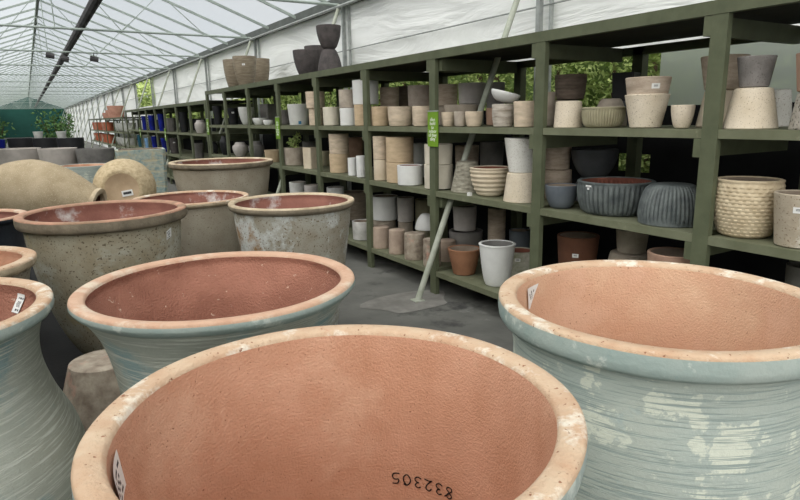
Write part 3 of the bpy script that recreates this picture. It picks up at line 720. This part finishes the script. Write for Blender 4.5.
# plants
def plant(label, x, y, z0, h, spread, n, leaf, mat, parent_pot=None, name='leafy_plant'):
    root = empty(name, (x,y,z0)); tag(root, label, 'plant', None)
    lm = MB(); st = MB()
    ns = 6
    tips = []
    for k in range(ns):
        a = 2*PI*k/ns+random.random(); s = spread*(.25+.6*random.random())
        tip = Vector((s*math.cos(a), s*math.sin(a), h*(.55+.45*random.random())))
        st.bar((0,0,0), tip, .012+.01*h, seg=5); tips.append(tip)
    for k in range(n):
        tip = random.choice(tips); t = .35+.75*random.random()
        p = tip*t+Vector((random.gauss(0,spread*.22),random.gauss(0,spread*.22),random.gauss(0,h*.10)))
        p.z = max(p.z, .02)
        leaf_quad(lm, p, leaf*(.6+.8*random.random()))
    lm.build('foliage', mat, root); st.build('stem', M['bark'], root)
    return root
def leaf_quad(mb, p, s):
    d = Vector((random.gauss(0,1),random.gauss(0,1),random.gauss(.2,.8))).normalized()
    e = d.cross(Vector((random.gauss(0,1),random.gauss(0,1),random.gauss(0,1)))).normalized()
    n_ = d.cross(e)*s*.12
    a = p-d*s*.5; b = p+e*s*.28+n_; c = p+d*s*.5; dd = p-e*s*.28+n_
    mb.add([a,b,c,dd], [(0,1,2),(0,2,3)])
plant('green plant growing in the grey-brown pot of the sixth bay', 3.316, 8.434, 1.176, .24, .10, 160, .06, M['leaf'])
plant('bushy green plant at the far left edge by the end wall', -1.45, 33, 0, 2.25, .9, 420, .2, M['leaf_far'])
plant('tall green plant in front of the dark green end wall', 1.3, 35, 0, 2.1, .9, 420, .2, M['leaf_far'])
plant('green plant beside the tall one near the end wall', 1.9, 42, 0, 2.1, .7, 300, .2, M['leaf_far'])

# ------------------------------------------------------------------ racks
RP, RB = M['rack_paint'], M['rack_board']
def rack(label, posts, levels, top, name, joists=True, depth=.95, signs=()):
    y0, y1 = posts[0]-.09, posts[-1]
    root = empty(name, (3.105,(y0+y1)/2,0)); tag(root, label, 'rack', 'storage racks along the right wall')
    oy = (y0+y1)/2
    def part(n, a, b, m):
        k = MB(); k.box((a[0],a[1]-oy,a[2]),(b[0],b[1]-oy,b[2])); return k.build(n, m, root)
    for y in posts:
        part('post', (0,y-.09,0), (.04,y,top-.07), RP)
        part('back_post', (depth-.03,y-.175,0), (depth+.04,y-.085,top-.07), RP)
    part('top_beam', (-.003,y0,top-.07), (.045,y1,top), RP)
    part('back_beam', (depth-.03,y0,top-.13), (depth+.02,y1,top-.07), RP)
    part('top_deck', (.045,y0,top-.045), (depth+.04,y1,top-.003), M['deck_dark'])
    for j in range(len(posts)-1):
        a, b = posts[j], posts[j+1]-.09
        for z in levels:
            part('shelf', (.004,a-(.0),z-.048), (depth-.04,b,z), RB)
        if joists:
            for z in list(levels)+[top-.022]:
                if z < .4: continue
                part('bracket', (.001,a+.001,z-.15), (depth-.04,a+.042,z-.05), RP)
    if joists:
        part('bracket', (.042,posts[3]-.135,top-.172), (depth-.04,posts[3]-.092,top-.072), RP)
        part('bracket', (.042,posts[3]-.135,levels[1]-.15), (depth-.04,posts[3]-.092,levels[1]-.05), RP)
    return root
TALL = [.66,1.968,3.251,4.582,5.844,7.145,8.505,9.877,11.235,12.482]
LOW = [12.62,14.07,15.49,16.97,18.34,19.82,21.11,22.58,24.13]
FAR = [25.3,28.0,31.0,35.0,39.5]
tall = rack('tall olive-green rack with four levels along the right wall', TALL, (.226,.982,1.556), 2.2075, 'storage_rack')
low = rack('lower olive-green rack full of dark and blue glazed pots beyond the tall one', LOW, (.20,.80,1.37), 2.04, 'storage_rack')
far = rack('short dark rack of red clay pots near the end wall', FAR, (.10,.66,1.24), 1.82, 'storage_rack', joists=False)
# red clay and grey pots on the far rack
FG = 'red clay pots on the far rack'
for z, zn in ((.66,'lower'),(1.24,'upper')):
    for k in range(8):
        y = 31.5+k*.98
        if any(abs(y-.045-q) < .3 for q in FAR): y += .3
        v,f,i,p = pot_mesh('taper', .19, .15, .40, '', '')
        o = mesh_obj('clay_pot', v, f, [M['redclay' if (k*3+int(z*5)) % 4 else 'pinkpot'], M['inside']], i, smooth=35); o.location = (3.36,y,z+.001)
        tag(o, 'red clay pot on the %s shelf of the far dark rack' % zn, 'plant pot', FG+', '+zn+' shelf')
    for k in range(4):
        v,f,i,p = pot_mesh('round', .24, .13, .36, '', '')
        o = mesh_obj('grey_pot', v, f, [M['palegrey'], M['inside']], i, smooth=35); o.location = (3.42,25.75+k*.62+(.35 if k > 1 else 0)+(.35 if k > 2 else 0),z+.001)
        tag(o, 'pale grey round pot on the %s shelf of the far dark rack' % zn, 'plant pot', 'grey pots on the far rack, '+zn+' shelf')
for x,y,r,h,l in ((3.5,30.0,.36,.52,'large pink clay tub, biggest on the far rack'),(3.45,31.6,.22,.36,'pink clay pot beside the large tub on the far rack'),(3.42,33.0,.2,.26,'small pink clay pot, farthest on top of the far rack')):
    v,f,i,p = pot_mesh('taper', r, r*.85, h, '', ''); o = mesh_obj('clay_pot', v, f, [M['pinkpot'], M['inside']], i, smooth=35); o.location = (x,y,1.821)
    tag(o, l, 'plant pot', 'pink clay pots on top of the far rack')

# green cardboard signs on the posts
def text_mesh(body, size, name):
    cu = bpy.data.curves.new(name, 'FONT'); cu.body = body; cu.size = size; cu.align_x = 'CENTER'; cu.align_y = 'CENTER'
    cu.resolution_u = 3; cu.extrude = .0006
    o = bpy.data.objects.new(name, cu); COL.objects.link(o)
    dg = bpy.context.evaluated_depsgraph_get()
    me = bpy.data.meshes.new_from_object(o.evaluated_get(dg))
    COL.objects.unlink(o); bpy.data.objects.remove(o)
    return me
LINES = ('slice', 'build', 'to', 'indoor', 'of they', 'alley')
for x,y,z,l in ((3.094,4.508,1.538,'bright green hanging sign on the third rack post, nearest of the signs'),
                (3.094,8.46,1.52,'bright green sign on the post left of the planted pot'),
                (3.094,12.44,1.52,'bright green sign on the last post of the tall rack'),
                (3.094,16.93,1.30,'bright green sign on the low rack, nearer of two'),
                (3.094,21.07,1.30,'bright green sign on the low rack, farther of two')):
    s = empty('green_sign', (x,y,z)); tag(s, l, 'sign', 'green signs on the racks')
    b = MB(); b.box((-.004,-.078,-.155),(.004,.078,.155)); board = b.build('board', M['sign_green'], s)
    b = MB(); b.box((-.006,-.078,.150),(.006,.078,.162)); b.build('hanger', M['galvanised'], s)
    for k, t in enumerate(LINES):
        me = text_mesh(t, .044, 'lettering'); me.materials.append(M['sign_white'])
        o = link(bpy.data.objects.new('lettering', me), board)
        o.matrix_local = Matrix(((0,0,-1,-.0048),(-1,0,0,0),(0,1,0,.082-k*.034),(0,0,0,1)))

bk = MB(); bk.box((-.014,-.017,0),(.014,.017,.028)); o = bk.build('shelf_block', [M['white']]); o.location = (3.15,4.045,.983)
tag(o, 'tiny white block at the shelf edge below the rough cone pot', 'block')

# ------------------------------------------------------------------ the building
def struct(o): o['kind'] = 'structure'; return o
XW, ZE, XR, ZR, XL = 4.35, 3.33, .66, 4.74, -3.15
YB, YE = -4.0, 86.0
b = MB(); b.box((XL-12,YB-4,-.3),(XW+16,YE+4,0)); struct(b.build('floor', M['concrete']))
gm = MB(); gm.box((-2.6,-1.2,0),(1.25,14,.004)); o = gm.build('floor_shade_sheet', M['floor_shade_sheet']); tag(o, 'black sheet added as floor shade under the rows of big pots', 'shade sheet')  # added dark sheet, stands in for shade on the floor between the pots
POSTY = [4.5+4.2*k for k in range(-2,20)]
# concrete smear round the foot of the leaning pole
sv = [(0,0,.004)]+[(math.cos(2*PI*k/24)*(.40+.06*math.sin(2*PI*k/8)+.03*math.sin(2*PI*k*5/24)), math.sin(2*PI*k/24)*(.32+.05*math.cos(2*PI*k/12)),.003) for k in range(24)]
o = mesh_obj('concrete_patch', sv, [(0,1+k,1+(k+1)%24) for k in range(24)], M['concrete_spill']); o.location = (2.78,4.45,.001)
tag(o, 'pale dried concrete patch round the foot of the leaning pole', 'floor patch')
# right wall: white sheet above the racks, one clear gap far along, weed mat below
def sheet(name, pts, mat): return struct(mesh_obj(name, pts, [tuple(range(len(pts)))], mat))
ys = [YB]+[y for y in POSTY if y > YB+1]+[YE]
for a, c in zip(ys, ys[1:]):
    if 25 < (a+c)/2 < 31.5:
        sheet('wall_right', [(XW+.06,a,0),(XW+.06,c,0),(XW+.06,c,2.25),(XW+.06,a,2.25)], M['wall_film']); continue
    v = []; f = []; ny, nz = 26, 10
    for j in range(nz+1):
        for k in range(ny+1):
            yy = a+(c-a)*k/ny; zz = 2.14+(ZE-2.14)*j/nz
            v.append((XW+.06+.012*math.sin(yy*1.7+zz*3)+.010*math.sin(yy*4.1-zz*6)+(.012 if j in (4,) else 0), yy, zz))
    for j in range(nz):
        for k in range(ny): n = j*(ny+1)+k; f.append((n,n+1,n+ny+2,n+ny+1))
    struct(mesh_obj('wall_right', v, f, M['wall_film'], smooth=80, recalc=False))
    if a > 25: sheet('wall_right', [(XW+.06,a,0),(XW+.06,c,0),(XW+.06,c,2.14),(XW+.06,a,2.14)], M['wall_film'])
# weed mat behind the shelves with two peep holes
mt = MB()
def q(y0, y1, z0, z1): mt.add([(XW+.02,y0,z0),(XW+.02,y1,z0),(XW+.02,y1,z1),(XW+.02,y0,z1)], [(0,1,2,3)])
HY = (3.20,3.31,3.40,3.51); HZ = (1.16,1.31)
q(YB,26,0,HZ[0]); q(YB,HY[0],HZ[0],HZ[1]); q(HY[1],HY[2],HZ[0],HZ[1]); q(HY[3],26,HZ[0],HZ[1]); q(YB,26,HZ[1],1.70)
struct(mt.build('wall_right', M['weedmat']))
sheet('wall_right', [(XW+.05,YB,1.68),(XW+.05,3.19,1.68),(XW+.05,3.19,2.16),(XW+.05,YB,2.16)], M['cloudy_panel'])
sheet('wall_left', [(XL,YB,0),(XL,YE,0),(XL,YE,ZE),(XL,YB,ZE)], M['end_green'])  # unseen side wall, made dark to cut side light on the shelves
gx = [(XL,0),(XW,0),(XW,ZE),(XR,ZR),(XL,ZE)]
eb = [(x,YE,z) for x,z in gx]+[(x,YE+.15,z) for x,z in gx]
struct(mesh_obj('wall_back', eb, [(0,1,2,3,4),(9,8,7,6,5)]+[(k,(k+1)%5,5+(k+1)%5,5+k) for k in range(5)], M['end_green']))
# roof film, one sheet each side
sheet('ceiling', [(XW,YB,ZE+.06),(XW,YE,ZE+.06),(XR,YE,ZR+.06),(XR,YB,ZR+.06)], M['roof_film'])
sheet('ceiling', [(XL,YB,ZE+.06),(XL,YE,ZE+.06),(XR,YE,ZR+.06),(XR,YB,ZR+.06)], M['roof_film'])
RS = M['roof_steel']
yr = YB+.4
NR = 0
while yr < YE:
    for xe in (XW, XL):
        m = MB(); m.bar((xe,yr,ZE),(XR,yr,ZR),.03,.045); struct(m.build('rafter', RS))
    yr += 1.4
m = MB(); m.bar((XR,YB,ZR),(XR,YE,ZR),.07,.09); struct(m.build('ridge_beam', RS))
for y in POSTY:
    if y < 0: continue
    t = empty('roof_truss', (0,y,0)); struct(t)
    def tb(n, p, q_, w): k = MB(); k.bar(p, q_, w, seg=6); k.build(n, RS, t)
    tb('tie_bar', (XL,0,ZE-.02), (XW,0,ZE-.02), .045)
    tb('king_post', (XR,0,ZE-.02), (XR,0,ZR), .022)
    for s, xe in ((1,XW),(-1,XL)):
        xm = (XR+xe)/2; zm = (ZR+ZE)/2
        tb('web', (XR+(xe-XR)*.3,0,ZE-.02), (xm,0,zm), .018)
        tb('web', (XR+(xe-XR)*.3,0,ZE-.02), (XR,0,ZR-.05), .018)
        tb('web', (XR+(xe-XR)*.72,0,ZE-.02), (xm,0,zm), .018)
    p = MB(); p.bar((XW-.02,y,0),(XW-.02,y,ZE),.05,.05); p.bar((XW+.015,y-.12,1.7),(XW+.015,y-.12,ZE),.03,.03); struct(p.build('wall_post', M['galvanised']))
# slanting braces from the floor to the wall head; the nearest stands in front of the rack
def brace(y, foot=2.86):
    p = MB(); p.bar((foot,y,0),(4.24,y,ZE-.03),.055,seg=12); p.box((foot-.05,y-.05,0),(foot+.05,y+.05,.012))
    return struct(p.build('brace_pole', M['pole_paint'], smooth=40))
for k, y in enumerate(POSTY):
    if y < 0: continue
    brace(y-.07)
m = MB(); m.box((XW-.10,YB,ZE-.02),(XW+.12,YE,ZE+.10)); struct(m.build('gutter', M['gutter_steel']))
m = MB(); m.bar((XW-.14,YB,ZE-.06),(XW-.14,YE,ZE-.06),.05,seg=8); struct(m.build('gutter_pipe', M['galvanised'], smooth=40))
# rolled shade cloth lying along the ties
m = MB(); m.bar((1.17,YB,ZE+.17),(1.17,YE-.2,ZE+.17),.16,.17,seg=10)
o = m.build('rolled_shade_screen', M['shade_roll'], smooth=30); tag(o, 'dark rolled-up shade cloth lying lengthwise on the roof ties', 'shade cloth')

for dx,dy,dz,w_ in ((0,0,-.10,'left'),(.30,.05,-.16,'middle'),(.95,.1,-.14,'right')):
    r_ = empty('roof_lamp', (.70+dx,17.1+dy,ZE)); tag(r_, 'small dark fixture hung from a far roof tie, %s of three' % w_, 'light fixture', 'small fixtures on the roof tie')
    m = MB(); m.bar((-.09,0,dz),(.09,0,dz-.03),.13,.10,seg=8); m.build('housing', M['shade_roll'], r_, smooth=40)
    m = MB(); m.bar((0,0,dz),(0,0,0),.02); m.build('hanger', M['shade_roll'], r_)

# hedge outside
hm = MB()
for k in range(22000):
    y = 2.2+random.random()**1.5*12; x = 5.05+abs(random.gauss(0,.35)); z = .9+random.random()*2.0
    leaf_quad(hm, Vector((x,y,z)), .05+.045*random.random())
for k in range(4200):
    y = 14+random.random()*24; x = 5.2+abs(random.gauss(0,.4)); z = 1.3+random.random()*2.4
    leaf_quad(hm, Vector((x,y,z)), .16+.12*random.random())
o = hm.build('hedge', M['leaf']); tag(o, 'leafy green hedge outside, seen through the gap above the shelves', 'hedge', kind='stuff')
hb = MB()
for k in range(80):
    y = 2.0+k*.46; hb.bar((5.75+random.gauss(0,.08),y,0),(5.8+random.gauss(0,.15),y+random.gauss(0,.2),2.4),.07,seg=6)
hb.build('stems', M['bark'], o)
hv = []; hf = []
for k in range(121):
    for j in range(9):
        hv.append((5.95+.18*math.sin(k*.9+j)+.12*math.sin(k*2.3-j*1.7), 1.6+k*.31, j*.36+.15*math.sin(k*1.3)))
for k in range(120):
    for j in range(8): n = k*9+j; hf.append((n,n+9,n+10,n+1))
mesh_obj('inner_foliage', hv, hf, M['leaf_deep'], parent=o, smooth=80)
m = MB(); m.bar((XW+.0,YB,2.66),(XW+.0,YE,2.66),.018,seg=6); struct(m.build('wall_rail', M['galvanised']))

# ------------------------------------------------------------------ light and camera
w = bpy.data.worlds.new('overcast'); sc.world = w; w.use_nodes = True
nt = w.node_tree; nt.nodes.clear()
out = nt.nodes.new('ShaderNodeOutputWorld'); bg = nt.nodes.new('ShaderNodeBackground')
tc = nt.nodes.new('ShaderNodeTexCoord'); n = nt.nodes.new('ShaderNodeTexNoise')
n.inputs['Scale'].default_value = 2.2; n.inputs['Detail'].default_value = 5
nt.links.new(tc.outputs['Generated'], n.inputs['Vector'])
r = ramp(nt, n.outputs['Fac'], .35, .7, (.80,.87,.93,1), (.97,.985,1,1))
nt.links.new(r.outputs[0], bg.inputs[0]); bg.inputs[1].default_value = 0.45
nt.links.new(bg.outputs[0], out.inputs[0])
s = bpy.data.lights.new('overcast_sun', 'SUN'); s.energy = 4.2; s.angle = math.radians(110); s.color = (1,.97,.92)
so = link(bpy.data.objects.new('overcast_sun', s)); so.rotation_euler = Vector((-.62,-.34,.70)).to_track_quat('Z','Y').to_euler()

cam = bpy.data.cameras.new('camera'); co = link(bpy.data.objects.new('camera', cam))
cam.sensor_width = 36; cam.lens = 36*600/800; cam.clip_start = .02; cam.clip_end = 400
yaw, pitch, roll = .5442, .2185, -.0175
F = Vector((math.sin(yaw)*math.cos(pitch), math.cos(yaw)*math.cos(pitch), -math.sin(pitch)))
Rv = Vector((math.cos(yaw), -math.sin(yaw), 0)); U = Rv.cross(F)
R2 = Rv*math.cos(roll)+U*math.sin(roll); U2 = -Rv*math.sin(roll)+U*math.cos(roll)
mw = Matrix((R2, U2, -F)).transposed().to_4x4(); mw.translation = CAM
co.matrix_world = mw
sc.camera = co
sc.view_settings.view_transform = 'Standard'; sc.view_settings.look = 'None'
sc.view_settings.gamma = 1; sc.view_settings.use_curve_mapping = False
sc.view_settings.exposure = 0.68
sc.cycles.use_denoising = True
sc.cycles.max_bounces = 8; sc.cycles.diffuse_bounces = 4; sc.cycles.transparent_max_bounces = 12
sc.cycles.caustics_reflective = False; sc.cycles.caustics_refractive = False
